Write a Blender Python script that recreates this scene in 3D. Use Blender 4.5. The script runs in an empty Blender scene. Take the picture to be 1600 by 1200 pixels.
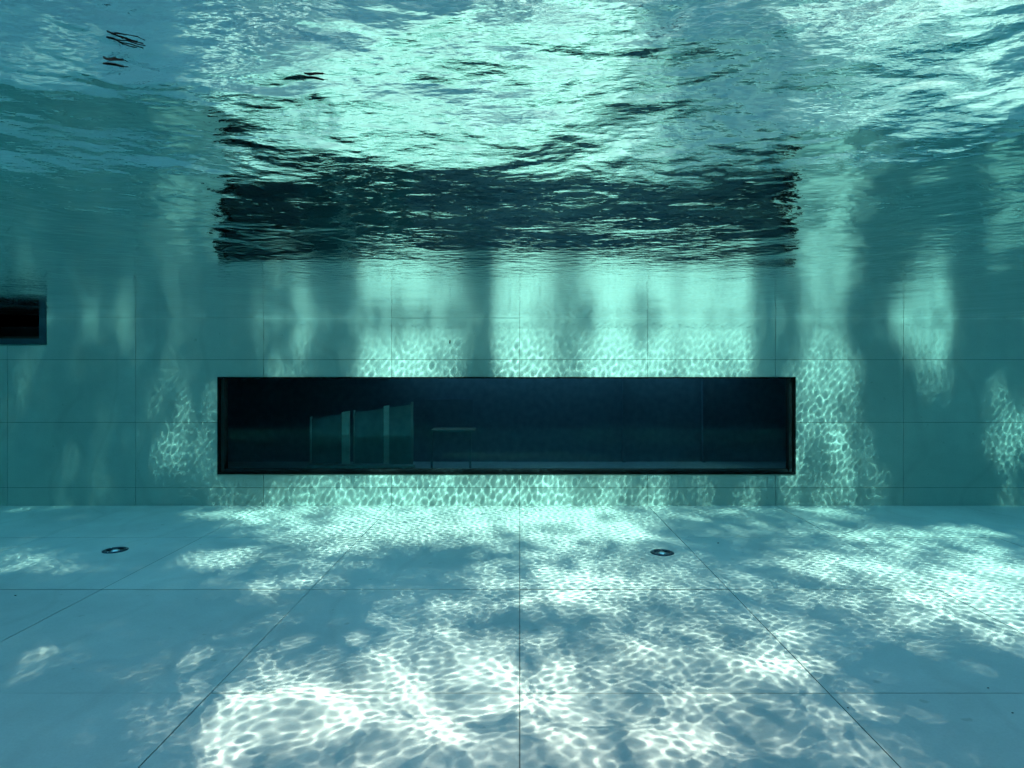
import bpy, bmesh, math, random
import numpy as np
from mathutils import Vector, Matrix

sc = bpy.context.scene
COL = sc.collection
R = math.radians

# ------------------------------------------------------------------ camera
# metres: x right, y away from the camera, z up; far wall at y = 10, floor z = -2.07, water z = 0.86
cam = bpy.data.objects.new('camera', bpy.data.cameras.new('camera'))
COL.objects.link(cam)
sc.camera = cam
cam.location = (0, 0, 0)
cam.rotation_euler = (R(90), 0, 0)
cam.data.lens = 22.5
cam.data.shift_x = -12 / 1600
cam.data.shift_y = -17 / 1600
cam.data.clip_start = .02
cam.data.clip_end = 2000
cam.data.dof.use_dof = False

# ------------------------------------------------------------------ sky and sun
SUN_EL = R(45)
SUN_AZ = R(-10)                       # sideways lean of the light as it travels towards +y
SUN_DIR = Vector((math.sin(SUN_AZ) * math.cos(SUN_EL), math.cos(SUN_AZ) * math.cos(SUN_EL), -math.sin(SUN_EL)))
w = bpy.data.worlds.new("World")
sc.world = w
w.use_nodes = True
bg = w.node_tree.nodes['Background']
sky = w.node_tree.nodes.new('ShaderNodeTexSky')
sky.sky_type = 'NISHITA'
sky.sun_disc = False
sky.sun_elevation = SUN_EL
sky.sun_rotation = math.pi + SUN_AZ
w.node_tree.links.new(sky.outputs[0], bg.inputs[0])
bg.inputs[1].default_value = .07
sun = bpy.data.objects.new('sun', bpy.data.lights.new('sun', 'SUN'))
COL.objects.link(sun)
sun.data.energy = 5
sun.data.angle = R(.6)
sun.data.color = (1, .75, .65)
sun.rotation_euler = SUN_DIR.to_track_quat('-Z', 'Y').to_euler()
sun.data.cycles.is_caustics_light = True
sc.view_settings.view_transform = 'Standard'
sc.view_settings.look = 'None'
sc.view_settings.gamma = 1
sc.view_settings.use_curve_mapping = False
sc.view_settings.exposure = 3.12
cy = sc.cycles
cy.caustics_refractive = True
cy.caustics_reflective = True
cy.blur_glossy = .6
cy.max_bounces = 14
cy.diffuse_bounces = 6
cy.transmission_bounces = 10
cy.glossy_bounces = 6
cy.use_denoising = True

FLOOR, WATER, FAR = -2.07, .86, 10.0
HALF, BACK, TOP = 12.0, -6.0, 1.20

# ------------------------------------------------------------------ helpers
def tag(o, label=None, cat=None, group=None, kind=None):
    for k, v in (('label', label), ('category', cat), ('group', group), ('kind', kind)):
        if v: o[k] = v
    return o

def add_box(bm, a, b):
    (x0, y0, z0), (x1, y1, z1) = a, b
    v = [bm.verts.new((x, y, z)) for x in (x0, x1) for y in (y0, y1) for z in (z0, z1)]
    for f in ((0, 1, 3, 2), (4, 6, 7, 5), (0, 4, 5, 1), (2, 3, 7, 6), (0, 2, 6, 4), (1, 5, 7, 3)):
        bm.faces.new([v[i] for i in f])

def obj(name, bm, m, parent=None, smooth=False, receiver=True):
    me = bpy.data.meshes.new(name)
    bm.normal_update()
    bm.to_mesh(me)
    bm.free()
    if m: me.materials.append(m)
    if smooth: me.shade_smooth()
    o = bpy.data.objects.new(name, me)
    COL.objects.link(o)
    o.cycles.is_caustics_receiver = receiver
    if parent: o.parent = parent
    return o

def boxo(name, a, b, m, parent=None):
    bm = bmesh.new(); add_box(bm, a, b)
    return obj(name, bm, m, parent)

def empty(name, loc, **k):
    o = bpy.data.objects.new(name, None)
    COL.objects.link(o)
    o.location = loc
    return tag(o, **k)

def shift(o, loc):
    """keeps a mesh written in world coordinates in place under a thing whose base is at loc"""
    o.data.transform(Matrix.Translation(-Vector(loc)))
    return o

def lathe(bm, prof, seg=40, c=(0, 0, 0)):
    rings = []
    for r, z in prof:
        if r < 1e-6:
            rings.append([bm.verts.new((c[0], c[1], c[2] + z))])
        else:
            rings.append([bm.verts.new((c[0] + r * math.cos(2 * math.pi * i / seg), c[1] + r * math.sin(2 * math.pi * i / seg), c[2] + z)) for i in range(seg)])
    for a, b in zip(rings, rings[1:]):
        for i in range(seg):
            j = (i + 1) % seg
            q = [a[i % len(a)], a[j % len(a)], b[j % len(b)], b[i % len(b)]]
            u = []
            for v in q:
                if v not in u: u.append(v)
            if len(u) > 2:
                bm.faces.new(u)

def tube(bm, pts, rads, seg=8):
    rings = []
    for i, p in enumerate(pts):
        p = Vector(p)
        t = (Vector(pts[min(i + 1, len(pts) - 1)]) - Vector(pts[max(i - 1, 0)])).normalized()
        u = t.orthogonal().normalized() if i == 0 else (rings_u - t * rings_u.dot(t)).normalized()
        rings_u = u
        v = t.cross(u)
        rings.append([bm.verts.new(p + (u * math.cos(2 * math.pi * k / seg) + v * math.sin(2 * math.pi * k / seg)) * rads[i]) for k in range(seg)])
    for a, b in zip(rings, rings[1:]):
        for k in range(seg):
            bm.faces.new((a[k], a[(k + 1) % seg], b[(k + 1) % seg], b[k]))
    bm.faces.new(rings[0][::-1]); bm.faces.new(rings[-1])

# ------------------------------------------------------------------ materials
def new_mat(name):
    m = bpy.data.materials.new(name)
    m.use_nodes = True
    return m, m.node_tree, m.node_tree.nodes['Principled BSDF']

def plain(name, col, rough=.6, metal=0, spec=.3):
    m, nt, p = new_mat(name)
    n = nt.nodes.new('ShaderNodeTexNoise'); n.inputs['Scale'].default_value = 6; n.inputs['Detail'].default_value = 4
    tc = nt.nodes.new('ShaderNodeTexCoord'); nt.links.new(tc.outputs['Object'], n.inputs['Vector'])
    r = nt.nodes.new('ShaderNodeValToRGB')
    r.color_ramp.elements[0].position = .3; r.color_ramp.elements[1].position = .7
    r.color_ramp.elements[0].color = (*[c * .82 for c in col], 1)
    r.color_ramp.elements[1].color = (*[min(1, c * 1.12) for c in col], 1)
    nt.links.new(n.outputs[0], r.inputs[0]); nt.links.new(r.outputs[0], p.inputs['Base Color'])
    p.inputs['Roughness'].default_value = rough
    p.inputs['Metallic'].default_value = metal
    p.inputs['Specular IOR Level'].default_value = spec
    return m

def concrete(name, base, stain=.5):
    m, nt, p = new_mat(name)
    L = nt.links.new
    geo = nt.nodes.new('ShaderNodeNewGeometry')
    oi = nt.nodes.new('ShaderNodeObjectInfo')
    def noise(scale, detail, rough=.55, vec=None):
        n = nt.nodes.new('ShaderNodeTexNoise')
        n.inputs['Scale'].default_value = scale; n.inputs['Detail'].default_value = detail; n.inputs['Roughness'].default_value = rough
        L(vec or geo.outputs['Position'], n.inputs['Vector'])
        return n
    def ramp(src, a, b, c0, c1):
        r = nt.nodes.new('ShaderNodeValToRGB'); L(src, r.inputs[0])
        r.color_ramp.elements[0].position = a; r.color_ramp.elements[1].position = b
        r.color_ramp.elements[0].color = (*c0, 1); r.color_ramp.elements[1].color = (*c1, 1)
        return r
    def mul(a, b, f=1):
        x = nt.nodes.new('ShaderNodeMix'); x.data_type = 'RGBA'; x.blend_type = 'MULTIPLY'
        x.inputs[0].default_value = f
        L(a, x.inputs[6]); L(b, x.inputs[7])
        return x.outputs[2]
    big = ramp(noise(.55, 5).outputs[0], .32, .68, [c * .86 for c in base], [min(.9, c * 1.06) for c in base])
    mid = ramp(noise(4, 6, .65).outputs[0], .3, .7, (.92, .925, .92), (1, 1, 1))
    fine = ramp(noise(60, 3).outputs[0], .25, .6, (.93, .93, .93), (1, 1, 1))
    spots = ramp(noise(9, 2, .4).outputs[0], .24, .28, (.62, .6, .56), (1, 1, 1))
    per = ramp(oi.outputs['Random'], 0, 1, (.93, .94, .945), (1, 1, 1))
    c = mul(big.outputs[0], mid.outputs[0], stain * 1.6)
    c = mul(c, fine.outputs[0]); c = mul(c, spots.outputs[0], .5 * stain); c = mul(c, per.outputs[0])
    # wandering hairline scratches / drag marks
    wv = nt.nodes.new('ShaderNodeTexWave'); wv.inputs['Scale'].default_value = .35; wv.inputs['Distortion'].default_value = 14
    wv.inputs['Detail'].default_value = 3; wv.inputs['Detail Scale'].default_value = .8
    L(geo.outputs['Position'], wv.inputs['Vector'])
    sc_ = ramp(wv.outputs[0], .0, .05, (.86, .86, .85), (1, 1, 1))
    c = mul(c, sc_.outputs[0], .35)
    L(c, p.inputs['Base Color'])
    p.inputs['Roughness'].default_value = .85
    p.inputs['Specular IOR Level'].default_value = .1
    b = nt.nodes.new('ShaderNodeBump'); b.inputs['Strength'].default_value = .25; b.inputs['Distance'].default_value = .004
    L(noise(35, 5, .7).outputs[0], b.inputs['Height']); L(b.outputs[0], p.inputs['Normal'])
    return m

M_WALL = concrete('pale_rendered_concrete', (.345, .385, .365), .8)
M_FLOOR = concrete('pale_concrete_slab', (.355, .34, .32), .9)
M_SIDE = concrete('teal_bounce_plaster', (.05, .17, .18))  # unseen walls made teal to tint the light they bounce
M_JOINT = plain('dark_joint_filler', (.09, .10, .10), .9)
M_DECK = concrete('deck_stone', (.42, .41, .38))
M_BLACK = plain('black_frame_metal', (.003, .004, .005), .6, 0, .05)
M_REVEAL = plain('dark_reveal_metal', (.008, .013, .016), .5, 0, .3)
M_ROOM = plain('dark_room_plaster', (.21, .29, .36), .8)
M_ROOMF = plain('dark_room_floor', (.40, .5, .5), .5)
M_POST = plain('pale_post_paint', (.75, .8, .8), .6)
M_RAIL = plain('room_trim', (.42, .5, .54), .5)
M_STEEL = plain('brushed_steel', (.5, .52, .55), .3, 1)
M_DARKST = plain('dark_anodised_ring', (.02, .03, .05), .35, .6)
M_LEAF = plain('tree_leaf', (.06, .10, .03), .6)
M_BARK = plain('bark', (.12, .09, .07), .9)
M_DEAD = plain('wet_dead_leaf', (.003, .004, .004), .7, 0, .05)
M_SPECK = plain('dark_grit', (.02, .02, .018), .8)

# ------------------------------------------------------------------ the pool shell
WIN = (-4.72, 4.31, -1.58, -.06)           # x0 x1 z0 z1 of the viewing window
NICHE = (-8.60, -7.39, .45, 1.02)          # opening at the water line, far left

def cut_rects(cell, holes):
    x0, x1, z0, z1 = cell
    xs = sorted({x0, x1} | {v for h in holes for v in h[:2] if x0 < v < x1})
    zs = sorted({z0, z1} | {v for h in holes for v in h[2:] if z0 < v < z1})
    out = []
    for a, b in zip(xs, xs[1:]):
        for c, d in zip(zs, zs[1:]):
            mx, mz = (a + b) / 2, (c + d) / 2
            if not any(h[0] < mx < h[1] and h[2] < mz < h[3] for h in holes):
                out.append((a, b, c, d))
    return out

G = .0032     # half a joint
rnd = random.Random(5)
wall = empty('far_wall', (0, FAR, FLOOR), kind='structure')
# backing behind the slabs (joint filler), pierced for the two openings
bm = bmesh.new()
for a, b, c, d in cut_rects((-HALF - .3, HALF + .3, -2.4, TOP - .01), [WIN, NICHE]):
    add_box(bm, (a, FAR + .012, c), (b, FAR + .35, d))
shift(obj('joint_filler', bm, M_JOINT, wall), wall.location)
xs = [-HALF] + [2 * i for i in range(-5, 6)] + [HALF]
zs = [FLOOR - .1, -1.79, -.77, .21, TOP]
for i in range(len(xs) - 1):
    for j in range(len(zs) - 1):
        cell = (xs[i] + G, xs[i + 1] - G, zs[j] + G, zs[j + 1] - G)
        rects = cut_rects(cell, [WIN, NICHE])
        if not rects: continue
        bm = bmesh.new()
        dy = rnd.uniform(-.0015, .0015)
        for a, b, c, d in rects:
            add_box(bm, (a, FAR + dy, c), (b, FAR + .012, d))
        bmesh.ops.remove_doubles(bm, verts=bm.verts, dist=1e-5)
        shift(obj('wall_slab', bm, M_WALL, wall), wall.location)

floor = empty('pool_floor', (0, 2, FLOOR), kind='structure')
bm = bmesh.new(); add_box(bm, (-HALF - .3, BACK - .3, FLOOR - .3), (HALF + .3, FAR + .01, FLOOR - .012))
shift(obj('joint_filler', bm, M_JOINT, floor), floor.location)
ys = [FAR - .004, 8.06, 6.12, 4.14, 2.16, .18, -1.8, -3.78, BACK]
DRAINS = [(1.64, 7.37), (-4.72, 7.47)]
for i in range(len(xs) - 1):
    for j in range(len(ys) - 1):
        g2 = .0035
        a, b, c, d = xs[i] + g2, xs[i + 1] - g2, ys[j + 1] + g2, ys[j] - g2
        dz = rnd.uniform(-.0015, .0015)
        bm = bmesh.new()
        hole = [(x, y) for x, y in DRAINS if a < x < b and c < y < d]
        if not hole:
            add_box(bm, (a, c, FLOOR - .012), (b, d, FLOOR + dz))
        else:                              # a slab with a round hole for the fitting
            hx, hy = hole[0]; r = .092; n = 32
            outer = []
            for k in range(n):
                t = 2 * math.pi * k / n
                dx, dyy = math.cos(t), math.sin(t)
                s = min(((b - hx) if dx > 0 else (a - hx)) / dx if abs(dx) > 1e-9 else 1e9,
                        ((d - hy) if dyy > 0 else (c - hy)) / dyy if abs(dyy) > 1e-9 else 1e9)
                outer.append((hx + dx * s, hy + dyy * s))
            vi = [bm.verts.new((hx + r * math.cos(2 * math.pi * k / n), hy + r * math.sin(2 * math.pi * k / n), FLOOR + dz)) for k in range(n)]
            vo = [bm.verts.new((x, y, FLOOR + dz)) for x, y in outer]
            for k in range(n):
                q = (k + 1) % n
                f = [vi[k], vo[k], vo[q], vi[q]]
                # put the slab's corner in where the rim turns it
                (xa, ya), (xb, yb) = outer[k], outer[q]
                if abs(xa - xb) > 1e-6 and abs(ya - yb) > 1e-6:
                    cx = b if max(xa, xb) > b - 1e-6 else a
                    cyy = d if max(ya, yb) > d - 1e-6 else c
                    f = [vi[k], vo[k], bm.verts.new((cx, cyy, FLOOR + dz)), vo[q], vi[q]]
                bm.faces.new(f)
        shift(obj('floor_slab', bm, M_FLOOR, floor), floor.location)

def struct_box(name, a, b, m):
    return tag(boxo(name, a, b, m), kind='structure')
struct_box('left_wall', (-HALF - .3, BACK - .3, FLOOR - .2), (-HALF, FAR, TOP), M_SIDE)
struct_box('right_wall', (HALF, BACK - .3, FLOOR - .2), (HALF + .3, FAR, TOP), M_SIDE)
struct_box('near_wall', (-HALF, BACK - .3, FLOOR - .2), (HALF, BACK, TOP), M_SIDE)

# ground round the pool: one sheet with the pool's opening and the added daylight slot in it
bm = bmesh.new()
xi, yi0, yi1, far = HALF + .02, BACK - .02, FAR + .02, 600
for q in (((-far, -far), (far, -far), (far, yi0), (-far, yi0)), ((-far, yi1), (far, yi1), (far, 16.25), (-far, 16.25)), ((-far, 16.9), (far, 16.9), (far, far), (-far, far)),
          ((-far, 16.25), (-3, 16.25), (-3, 16.9), (-far, 16.9)), ((5.5, 16.25), (far, 16.25), (far, 16.9), (5.5, 16.9)),
          ((-far, yi0), (-xi, yi0), (-xi, yi1), (-far, yi1)), ((xi, yi0), (far, yi0), (far, yi1), (xi, yi1))):
    bm.faces.new([bm.verts.new((x, y, TOP + .004)) for x, y in q])
tag(obj('ground', bm, M_DECK), kind='structure')

# ------------------------------------------------------------------ viewing window
win = empty('viewing_window', (-.2, FAR, -1.58), label='long black-framed underwater window set low in the far pool wall', cat='window')
x0, x1, z0, z1 = WIN
F, D0, D1 = .035, FAR - .012, FAR + .10
def wpart(name, a, b, m, label=None):
    o = shift(boxo(name, a, b, m, win), win.location)
    if label: o['label'] = label
    return o
for nm, a, b in (('frame', (x0, D0, z0), (x0 + F, D1, z1)), ('frame', (x1 - F, D0, z0), (x1, D1, z1)),
                 ('frame', (x0 + F, D0, z1 - F * .7), (x1 - F, D1, z1)), ('frame', (x0 + F, D0, z0), (x1 - F, D1, z0 + F * .9))):
    wpart(nm, a, b, M_BLACK)
for a, b in (((x0 + F, FAR + .03, z0 + F), (x0 + F + .05, FAR + .16, z1 - F)), ((x1 - F - .05, FAR + .03, z0 + F), (x1 - F, FAR + .16, z1 - F)),
             ((x0 + F + .05, FAR + .06, z0 + F * .9), (x1 - F - .05, FAR + .16, z0 + F + .035))):
    wpart('reveal_strip', a, b, M_REVEAL)
m, nt, p = new_mat('window_glass'); nt.nodes.remove(p)
out = nt.nodes['Material Output']
tr = nt.nodes.new('ShaderNodeBsdfTransparent'); tr.inputs[0].default_value = (.93, .97, .98, 1)
gl = nt.nodes.new('ShaderNodeBsdfGlossy'); gl.inputs['Roughness'].default_value = .03
fr = nt.nodes.new('ShaderNodeFresnel'); fr.inputs[0].default_value = 1.25
mx = nt.nodes.new('ShaderNodeMixShader')
nt.links.new(fr.outputs[0], mx.inputs[0]); nt.links.new(tr.outputs[0], mx.inputs[1]); nt.links.new(gl.outputs[0], mx.inputs[2])
nt.links.new(mx.outputs[0], out.inputs[0])
M_GLASS = m
wpart('glass_pane', (x0 + F, FAR + .105, z0 + .01), (x1 - F, FAR + .135, z1 - .01), M_GLASS)

# the dark room behind the glass
room = empty('dark_room', (0, 13, -2.3), kind='structure')
RX0, RX1, RY1, RZ0, RZ1 = -9.0, 9.5, 17.0, -2.35, .75
def rpart(name, a, b, m):
    return shift(boxo(name, a, b, m, room), room.location)
rpart('back_wall', (RX0, RY1, RZ0), (RX1, RY1 + .2, RZ1), M_ROOM)
rpart('side_wall', (RX0 - .2, FAR + .36, RZ0), (RX0, RY1 + .2, RZ1), M_ROOM)
rpart('side_wall', (RX1, FAR + .36, RZ0), (RX1 + .2, RY1 + .2, RZ1), M_ROOM)
rpart('room_floor', (RX0 - .2, FAR + .36, RZ0 - .2), (RX1 + .2, RY1 + .2, RZ0), M_ROOMF)
SK = (-3.0, 5.5, 16.25, 16.9)            # unseen daylight slot, added over the back of the room to brighten it
rpart('room_ceiling', (RX0 - .2, FAR + .36, RZ1), (RX1 + .2, SK[2], RZ1 + .2), M_ROOM)
rpart('room_ceiling', (RX0 - .2, SK[2], RZ1), (SK[0], RY1 + .2, RZ1 + .2), M_ROOM)
rpart('room_ceiling', (SK[1], SK[2], RZ1), (RX1 + .2, RY1 + .2, RZ1 + .2), M_ROOM)
rpart('room_ceiling', (SK[0], SK[3], RZ1), (SK[1], RY1 + .2, RZ1 + .2), M_ROOM)

# made-up screen left of centre, standing in for a likely reflection
def PX(px, Y): return (px - 812) / 1000 * Y
def PZ(py, Y): return (583 - py) / 1000 * Y
SY = 12.0
scr = empty('standin_screen', (PX(565, SY), SY, RZ0), label='faint made-up screen with pale posts and slanting top, standing in for a likely reflection in the left part of the window', cat='screen')
def spart(name, px0, px1, pt0, pt1, pb, m, th=.05, label=None):
    """upright with a slanting top: px0..px1, top heights pt0/pt1"""
    bm = bmesh.new()
    pts = [(PX(px0, SY), PZ(pb, SY)), (PX(px1, SY), PZ(pb, SY)), (PX(px1, SY), PZ(pt1, SY)), (PX(px0, SY), PZ(pt0, SY))]
    f = [bm.verts.new((x, SY, z)) for x, z in pts]; g = [bm.verts.new((x, SY + th, z)) for x, z in pts]
    bm.faces.new(f); bm.faces.new(g[::-1])
    for k in range(4): bm.faces.new((f[k], g[k], g[(k + 1) % 4], f[(k + 1) % 4]))
    o = shift(obj(name, bm, m, scr), scr.location)
    if label: o['label'] = label
top = lambda px: 651 - (px - 485) * 23 / 158
spart('post', 534, 546, top(534), top(546), 725, M_POST, label='wide pale post')
spart('post', 599.5, 607.5, top(599), top(607), 725, M_POST, label='wide pale post')
spart('mullion', 484, 486.6, top(484), top(486), 724, M_RAIL)
spart('mullion', 552, 554, top(552), top(554), 725, M_RAIL)
spart('mullion', 642, 645, top(642), top(645), 726, M_RAIL)
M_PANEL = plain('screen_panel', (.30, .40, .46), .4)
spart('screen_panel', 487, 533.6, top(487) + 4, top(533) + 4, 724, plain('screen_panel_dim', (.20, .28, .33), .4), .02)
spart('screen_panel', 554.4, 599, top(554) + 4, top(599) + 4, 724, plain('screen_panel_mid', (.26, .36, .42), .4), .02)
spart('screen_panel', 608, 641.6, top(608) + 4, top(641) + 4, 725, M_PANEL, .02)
spart('bottom_rail', 480, 648, 727, 727, 732, M_RAIL)
M_DIM = plain('dim_blue_paint', (.20, .28, .345), .6)
# low bench and a tabletop object catching a little light
bench = empty('low_table', (PX(705, 13), 13, RZ0), label='dim low table catching a little light right of the made-up screen behind the window', cat='table')
for nm, a, b in (('table_top', (PX(676, 13), 12.7, PZ(670, 13) - .04), (PX(742, 13), 13.3, PZ(670, 13))),
                 ('leg', (PX(676, 13), 12.7, RZ0), (PX(679, 13), 12.76, PZ(670, 13) - .04)), ('leg', (PX(735, 13), 12.7, RZ0), (PX(738, 13), 12.76, PZ(670, 13) - .04))):
    shift(boxo(nm, a, b, M_DIM, bench), bench.location)
pan = empty('wall_panel', (PX(700, 16.9), 16.97, PZ(690, 16.9)), label='dim square panel on the back wall of the room, behind the low table', cat='panel')
shift(boxo('panel_board', (PX(664, 16.9), 16.93, PZ(668, 16.9)), (PX(739, 16.9), 16.998, PZ(624, 16.9)), M_DIM, pan), pan.location)
for px_ in (975, 1100):
    c = tag(boxo('room_column', (PX(px_ - 2, 16.85), 16.85, RZ0), (PX(px_ + 2, 16.85), 16.95, RZ1), M_ROOM),
            label='dim slender column in the dark room, ' + ('nearer the middle of the window' if px_ < 1000 else 'nearer the right end of the window'), cat='column', group='columns in the dark room')

M_NICHE = plain('niche_frame_paint', (.012, .035, .05), .5)
# ------------------------------------------------------------------ wall opening at the water line, far left
ni = empty('waterline_opening', (-8.0, FAR, .45), label='dark framed opening at the water line of the far wall, left of the long window', cat='opening')
x0, x1, z0, z1 = NICHE
for a, b in (((x0, FAR - .012, z0), (x1, FAR + .2, z0 + .09)), ((x0, FAR - .012, z1 - .05), (x1, FAR + .2, z1)),
             ((x0, FAR - .012, z0 + .09), (x0 + .11, FAR + .2, z1 - .05)), ((x1 - .11, FAR - .012, z0 + .09), (x1, FAR + .2, z1 - .05))):
    shift(boxo('frame', a, b, M_NICHE, ni), ni.location)
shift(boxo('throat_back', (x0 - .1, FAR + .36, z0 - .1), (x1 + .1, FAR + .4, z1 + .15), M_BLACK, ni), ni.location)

# ------------------------------------------------------------------ round floor fittings
def fitting(loc, label):
    t = empty('floor_inlet', (loc[0], loc[1], FLOOR), label=label, cat='floor fitting', group='round fittings let into the pool floor')
    bm = bmesh.new(); lathe(bm, [(.094, -.004), (.131, -.002), (.135, .004), (.131, .011), (.100, .014), (.094, .010), (.092, -.05)])
    fl = obj('flange', bm, M_DARKST, t, True)
    bm = bmesh.new(); lathe(bm, [(.0925, -.004), (.088, -.045), (.03, -.055), (0, -.055)])
    obj('cup', bm, M_DARKST, t, True)
    bm = bmesh.new(); lathe(bm, [(.046, -.02), (.044, .002), (.03, .010), (.012, .013), (0, .014)])
    obj('cap', bm, M_STEEL, t, True)
    for k in range(3):
        a = 2 * math.pi * k / 3 + .4
        bm = bmesh.new(); lathe(bm, [(0, .018), (.006, .018), (.008, .014), (.008, .01)], 10, (.115 * math.cos(a), .115 * math.sin(a), 0))
        obj('screw', bm, M_STEEL, fl, True)
fitting(DRAINS[0], 'round dark-ringed metal floor inlet below the right part of the window, among the bright ripples')
fitting(DRAINS[1], 'round dark-ringed metal floor inlet on the shaded floor at the left')

# ------------------------------------------------------------------ the water surface
STEP = .0125
X1 = np.concatenate([np.linspace(-HALF - .02, -9.3, 50)[:-1], np.arange(-9.3, 9.301, STEP), np.linspace(9.3, HALF + .02, 50)[1:]])
Y1 = np.concatenate([np.linspace(BACK - .02, .7, 110)[:-1], np.arange(.7, FAR + .011, STEP)])
X, Y = np.meshgrid(X1, Y1)
rng = np.random.default_rng(14)
def comps(N, l0, l1, slope=None, curv=None, mean=1.2, spread=1.0):
    Z = np.zeros_like(X)
    for i in range(N):
        lam = l0 * (l1 / l0) ** rng.random()
        k = 2 * math.pi / lam
        th = rng.normal(mean, spread)
        s = (slope if slope else curv / k) * math.sqrt(2 / N)
        Z += (s / k) * np.sin(k * (math.cos(th) * X + math.sin(th) * Y) + rng.random() * 6.283)
    return Z
# short ripples, livelier near the far wall; long gentle swell everywhere
env = .64 + .42 / (1 + np.exp(-(Y - 8.9) / .35))
patch = 1 + .25 * np.sin(.9 * X + .4 * Y + 1) * np.sin(.5 * X - .8 * Y)
Z = WATER + env * patch * comps(64, .045, .12, curv=1.0, spread=2.0)
swell = .28 + 1.2 / (1 + np.exp((Y - 3.6) / .6)) + .35 / (1 + np.exp(-(np.abs(X) - 6) / .8))
Z += swell * comps(36, .42, 2.0, slope=.024, mean=1.0, spread=1.0)
ny, nx = X.shape
idx = np.arange(nx * ny, dtype=np.int32).reshape(ny, nx)
q = np.stack([idx[:-1, :-1], idx[:-1, 1:], idx[1:, 1:], idx[1:, :-1]], -1).reshape(-1)
me = bpy.data.meshes.new('water')
me.vertices.add(nx * ny)
me.vertices.foreach_set('co', np.stack([X, Y, Z], -1).reshape(-1).astype(np.float32))
nf = (nx - 1) * (ny - 1)
me.loops.add(nf * 4); me.loops.foreach_set('vertex_index', q)
me.polygons.add(nf); me.polygons.foreach_set('loop_start', np.arange(nf, dtype=np.int32) * 4)
me.update(); me.shade_smooth()
m = bpy.data.materials.new('rippled_water'); m.use_nodes = True; nt = m.node_tree; nt.nodes.clear()
out = nt.nodes.new('ShaderNodeOutputMaterial'); g = nt.nodes.new('ShaderNodeBsdfGlass')
g.inputs['IOR'].default_value = 1.333; g.inputs['Roughness'].default_value = 0
nt.links.new(g.outputs[0], out.inputs[0])
geo = nt.nodes.new('ShaderNodeNewGeometry')
mp = nt.nodes.new('ShaderNodeMapping'); mp.inputs['Scale'].default_value = (1, 1.6, 1); mp.inputs['Rotation'].default_value = (0, 0, R(12))
nz = nt.nodes.new('ShaderNodeTexNoise'); nz.inputs['Scale'].default_value = 11; nz.inputs['Detail'].default_value = 3; nz.inputs['Roughness'].default_value = .5
bp = nt.nodes.new('ShaderNodeBump'); bp.inputs['Strength'].default_value = 1; bp.inputs['Distance'].default_value = .0028
nt.links.new(geo.outputs['Position'], mp.inputs[0]); nt.links.new(mp.outputs[0], nz.inputs['Vector'])
nt.links.new(nz.outputs[0], bp.inputs['Height'])
# rounder, larger ripples where the water is livelier (away from the sheltering far wall)
sx = nt.nodes.new('ShaderNodeSeparateXYZ'); nt.links.new(geo.outputs['Position'], sx.inputs[0])
mr = nt.nodes.new('ShaderNodeMapRange'); mr.inputs['From Min'].default_value = 2.2; mr.inputs['From Max'].default_value = 6.5
mr.inputs['To Min'].default_value = 1; mr.inputs['To Max'].default_value = .08
nt.links.new(sx.outputs['Y'], mr.inputs['Value'])
nz2 = nt.nodes.new('ShaderNodeTexNoise'); nz2.inputs['Scale'].default_value = 3.6; nz2.inputs['Detail'].default_value = 1.5; nz2.inputs['Distortion'].default_value = .6
nt.links.new(geo.outputs['Position'], nz2.inputs['Vector'])
bp2 = nt.nodes.new('ShaderNodeBump'); bp2.inputs['Distance'].default_value = .013
nt.links.new(mr.outputs[0], bp2.inputs['Strength']); nt.links.new(nz2.outputs[0], bp2.inputs['Height'])
nt.links.new(bp.outputs[0], bp2.inputs['Normal']); nt.links.new(bp2.outputs[0], g.inputs['Normal'])
me.materials.append(m)
water = bpy.data.objects.new('water', me); COL.objects.link(water); tag(water, kind='structure')
water.cycles.is_caustics_caster = True

# the body of the water: takes out the red with distance
m = bpy.data.materials.new('clear_pool_water'); m.use_nodes = True; nt = m.node_tree; nt.nodes.clear()
out = nt.nodes.new('ShaderNodeOutputMaterial'); va = nt.nodes.new('ShaderNodeVolumeAbsorption')
SIG = (.116, .0075, .0105); DEN = .2
va.inputs['Density'].default_value = DEN
va.inputs['Color'].default_value = (*[1 - s / DEN for s in SIG], 1)
nt.links.new(va.outputs[0], out.inputs['Volume'])
bm = bmesh.new(); add_box(bm, (-HALF - .12, BACK - .12, FLOOR - 1), (HALF + .12, FAR + .15, WATER + .08))
hz = obj('haze', bm, m, receiver=False); tag(hz, kind='stuff')

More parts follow.
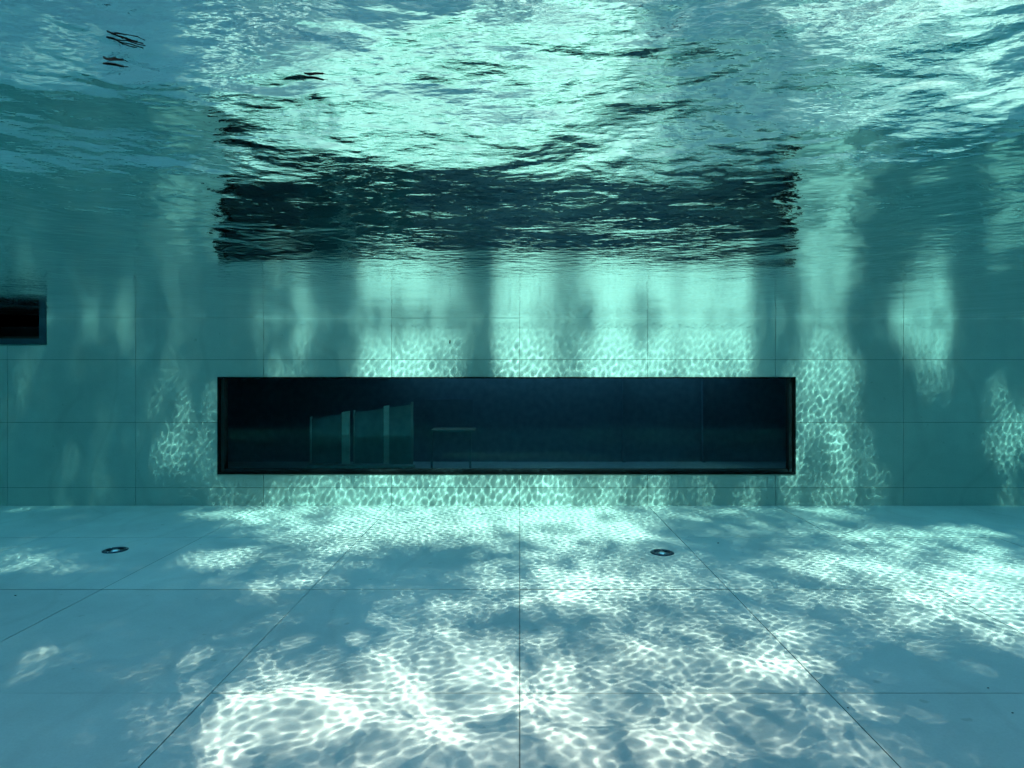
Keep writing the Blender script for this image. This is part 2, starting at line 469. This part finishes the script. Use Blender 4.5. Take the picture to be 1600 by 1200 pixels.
# ------------------------------------------------------------------ floating leaves and grit
def floater(px, py, kind, size, label):
    h = WATER - .012
    for _ in range(8):                 # settle on the actual height of the ripples there
        Yp = 1000 * h / (583 - py); Xp = (px - 812) / 1000 * Yp
        j, i = np.searchsorted(Y1, Yp), np.searchsorted(X1, Xp)
        h = float(Z[j - 2:j + 3, i - 2:i + 3].min()) - .007
    t = empty('floating_leaf', (Xp, Yp, h), label=label, cat='leaf', group='bits floating on the water')
    rr = random.Random(px)
    def strip(name, pts, wds, up=.004):
        bm = bmesh.new(); prev = None
        for (x, y, z), wd in zip(pts, wds):
            a = bm.verts.new((x, y - wd, z)); b = bm.verts.new((x, y, z + up)); c = bm.verts.new((x, y + wd, z))
            if prev:
                bm.faces.new((prev[0], a, b, prev[1])); bm.faces.new((prev[1], b, c, prev[2]))
            prev = (a, b, c)
        o = obj(name, bm, M_DEAD, t)
        md = o.modifiers.new('thickness', 'SOLIDIFY'); md.thickness = .0012
        return o
    s = size
    if kind == 'twig':
        strip('leaf_blade', [(-.012 * s / 1, -.01, 0), (0, 0, .002), (.006, .012, 0), (.010, .022, -.002)], [.002, .007, .006, .001])
        for e in ([(0, 0, 0), (.03, .004, 0), (.05, .016, -.003), (.062, .03, 0)], [(.004, .01, 0), (.028, .026, .002), (.05, .042, 0)], [(.006, .014, 0), (.02, .032, 0), (.036, .038, 0)]):
            bm = bmesh.new(); tube(bm, e, [.0014] * len(e), 6); obj('stem', bm, M_DEAD, t)
    else:
        strip('leaf_blade', [(-.024 * s, -.004, 0), (-.01 * s, .002, .003), (.006 * s, .002, .001), (.024 * s, .010, -.002)], [.001, .006, .007, .001])
        bm = bmesh.new(); tube(bm, [(.022 * s, .009, 0), (.034 * s, .014, .001)], [.0012, .0008], 6); obj('stem', bm, M_DEAD, t)
floater(178, 62, 'twig', 1, 'dark curled twig with thin forked stems floating at upper left')
floater(176, 101, 'leaf', 1, 'small dark folded leaf floating just below the forked twig')
floater(490, 122, 'leaf', 1.1, 'thin dark leaf floating alone nearer the middle of the surface')
specks = [(1122, 849, 'dark grit crumb on the floor right of the right-hand inlet'), (1325, 1107, 'dark grit crumb beside the right diagonal floor joint'),
          (24, 931, 'dark grit crumb on the shaded floor at far left'), (1582, 1115, 'dark grit crumb on the floor at lower right edge'),
          (1544, 1076, 'dark grit crumb on the shaded floor above the lower right edge')]
for k, (px, py, lb) in enumerate(specks):
    Yp = 2070 / (py - 583); Xp = (px - 812) / 1000 * Yp
    bm = bmesh.new(); bmesh.ops.create_icosphere(bm, subdivisions=2, radius=.006 * Yp / 6)
    for v in bm.verts: v.co *= rnd.uniform(.7, 1.25); v.co.z *= .5; v.co.x *= 1.8
    o = obj('grit_crumb', bm, M_SPECK); o.location = (Xp, Yp, FLOOR + .005); tag(o, label=lb, cat='debris', group='crumbs on the pool floor')
bm = bmesh.new(); bmesh.ops.create_icosphere(bm, subdivisions=2, radius=.018)
for v in bm.verts: v.co.x *= .6; v.co.y *= .4; v.co.z *= rnd.uniform(1.2, 2)
o = obj('dirt_spot', bm, M_SPECK); o.location = (PX(703, 10), FAR - .004, PZ(534, 10)); tag(o, label='small dark spot of dirt on the bright wall above the window', cat='debris')

# ------------------------------------------------------------------ trees behind the near edge; their gaps let the sun through
LIT = [  # patches of sun on the far wall and the floor (picture units: centre, radii, strength)
    (452, 520, 36, 120, .45), (635, 520, 85, 140, 1.0), (815, 520, 50, 140, 1.0), (990, 520, 90, 140, .9), (1120, 520, 60, 120, .7), (1242, 500, 30, 100, .4),
    (1448, 490, 36, 80, 1.0), (285, 640, 45, 90, .33), (360, 765, 40, 30, .5), (1280, 640, 45, 110, .55), (1310, 740, 60, 70, .6), (1575, 680, 30, 70, .45),
    (720, 768, 250, 40, 1.0), (480, 775, 80, 30, .6), (1010, 770, 80, 30, .45), (1160, 775, 60, 25, .3),
    (740, 806, 270, 14, 1.0), (400, 806, 90, 12, .8), (1000, 806, 110, 10, .7), (620, 835, 190, 20, .95), (900, 835, 120, 20, .85), (560, 870, 100, 20, .8), (345, 875, 60, 18, .9),
    (60, 880, 80, 14, .6), (30, 1030, 60, 22, .35), (440, 920, 80, 28, .7), (500, 890, 60, 28, .6), (950, 925, 140, 36, 1.0), (800, 900, 90, 22, .6), (1130, 830, 110, 8, .35),
    (1330, 880, 110, 24, .75), (1440, 835, 120, 14, .7), (1530, 905, 110, 42, 1.0), (1380, 950, 140, 34, .6), (1580, 960, 70, 50, .8),
    (1190, 1020, 140, 60, .8), (1030, 1040, 90, 50, .6), (700, 1000, 160, 60, .55), (700, 1050, 150, 50, .65), (1000, 1000, 90, 40, .6), (450, 1120, 130, 70, .8), (640, 1140, 160, 80, .7), (880, 1120, 150, 70, .6),
    (1080, 1160, 120, 60, .7), (300, 1190, 80, 40, .7), (1250, 1140, 60, 40, .4), (800, 1180, 500, 40, .55)]
DARK = [(742, 540, 18, 110, .8), (520, 540, 20, 140, .9), (875, 490, 22, 40, .4), (1200, 520, 10, 60, .7), (650, 880, 110, 24, .7), (520, 965, 90, 34, .9), (885, 990, 75, 30, .75),
        (1160, 855, 110, 14, .8), (1470, 1070, 180, 60, 1), (1130, 960, 60, 30, .5), (180, 960, 150, 60, .8)]
def lit_at(px, py):
    v = .50 * math.exp(-(((px - 850) / 600) ** 2 + ((py - 1020) / 210) ** 2) ** 1.5)
    for cx, cy_, rx, ry, s in LIT:
        d = ((px - cx) / rx) ** 2 + ((py - cy_) / ry) ** 2
        v = max(v, s * math.exp(-.38 * d ** 2))
    for cx, cy_, rx, ry, s in DARK:
        d = ((px - cx) / rx) ** 2 + ((py - cy_) / ry) ** 2
        v *= 1 - s * math.exp(-.6 * d ** 1.3)
    return v
n_w = 1.333
sh = Vector((SUN_DIR.x, SUN_DIR.y, 0)); si = sh.length / n_w
REF = Vector((sh.x / n_w, sh.y / n_w, -math.sqrt(1 - si * si)))
def landing(P):
    """where the sun ray through P ends, in picture units; None outside the pool"""
    t = (P.z - WATER) / -SUN_DIR.z
    S = P + SUN_DIR * t
    if not (-HALF < S.x < HALF and BACK < S.y < FAR): return None
    t = (S.z - FLOOR) / -REF.z
    Q = S + REF * t
    if Q.y > FAR:
        Q = S + REF * ((FAR - S.y) / REF.y)
    if Q.y < 1.5: return 'near'
    return 812 + 1000 * Q.x / Q.y, 583 - 1000 * Q.z / Q.y

tr_ = random.Random(21)
back = -SUN_DIR
crown_x0, crown_x1 = -15, 15
trees = []
NT = 7
off = (BACK - 2.5)
for i in range(NT):
    ty = -8.4 + tr_.uniform(-.5, .5)
    tx = (-11.2, -6.9, -2.9, -.72, 3.85, 7.8, 11.6)[i] + (FAR - ty) * .1763
    trees.append((tx, ty, tr_.uniform(21.5, 23.5)))
crowns = [[] for _ in trees]
leaf_template = []
cnt = 0
for k in range(62000):
    i = tr_.randrange(NT); tx, ty, th = trees[i]
    z = tr_.uniform(4.5, th + 1.0)
    f = (z - 3) / (th - 1.5)
    rad = 3.6 * max(.06, math.sin(math.pi * min(1, max(0, f * .92 + .04)))) ** .3
    a = tr_.uniform(0, 2 * math.pi); r = rad * math.sqrt(tr_.random())
    P = Vector((tx + r * math.cos(a), ty + .8 * r * math.sin(a), z))
    L = landing(P)
    if L is None: keep = tr_.random() < .12
    elif L == 'near': keep = tr_.random() < .3
    else: keep = tr_.random() < -math.log(min(1, lit_at(*L) * 1.08 + .02)) / 3.7
    if keep: crowns[i].append(P)
TREE_LABEL = ['tall leafy tree beyond the near pool edge, leftmost of its row', 'tall leafy tree in the row beyond the near pool edge, second from the left',
              'tall leafy tree in the row beyond the near pool edge, third from the left', 'tall leafy tree at the middle of the row beyond the near pool edge',
              'tall leafy tree in the row beyond the near pool edge, third from the right', 'tall leafy tree in the row beyond the near pool edge, second from the right',
              'tall leafy tree beyond the near pool edge, rightmost of its row']
for i, (tx, ty, th) in enumerate(trees):
    t = empty('tall_tree', (tx, ty, TOP), label=TREE_LABEL[i], cat='tree', group='trees that dapple the sunlight')
    bm = bmesh.new()
    lean = tr_.uniform(-.3, .3)
    pts = [(lean * math.sin(s * 2), .1 * math.sin(s * 3), s * (th - TOP - 1)) for s in (0, .08, .25, .5, .75, 1)]
    tube(bm, pts, [.15, .08, .05, .035, .025, .012], 10)
    trunk = obj('trunk', bm, M_BARK, t, True, False)
    for b_ in range(9):
        s = .25 + .07 * b_; a = b_ * 2.4 + tr_.random()
        bz = s * (th - TOP - 1); ln = 2.2 * (1.2 - s)
        bm = bmesh.new()
        tube(bm, [(lean * math.sin(s * 2), .1 * math.sin(s * 3), bz), (ln * .5 * math.cos(a), ln * .5 * math.sin(a), bz + .6), (ln * math.cos(a), ln * math.sin(a), bz + 1.5)], [.028 * (1.3 - s), .02 * (1.3 - s), .008], 6)
        obj('limb', bm, M_BARK, trunk, True, False)
    V = []; Fc = []
    for P in crowns[i]:
        for _ in range(7):
            c = P + Vector((tr_.gauss(0, .13), tr_.gauss(0, .13), tr_.gauss(0, .13)))
            u = Vector((tr_.gauss(0, 1), tr_.gauss(0, 1), tr_.gauss(0, 1))).normalized()
            v = u.orthogonal().normalized()
            l, wd = tr_.uniform(.07, .12), tr_.uniform(.035, .06)
            n0 = len(V); o0 = Vector((tx, ty, TOP))
            for pnt in (c - u * l, c + v * wd, c + u * l, c - v * wd): V.append(tuple(pnt - o0))
            Fc.append((n0, n0 + 1, n0 + 2, n0 + 3))
    me = bpy.data.meshes.new('crown'); me.from_pydata(V, [], Fc); me.materials.append(M_LEAF)
    c = bpy.data.objects.new('crown', me); COL.objects.link(c); c.parent = t; tag(c, kind='stuff')
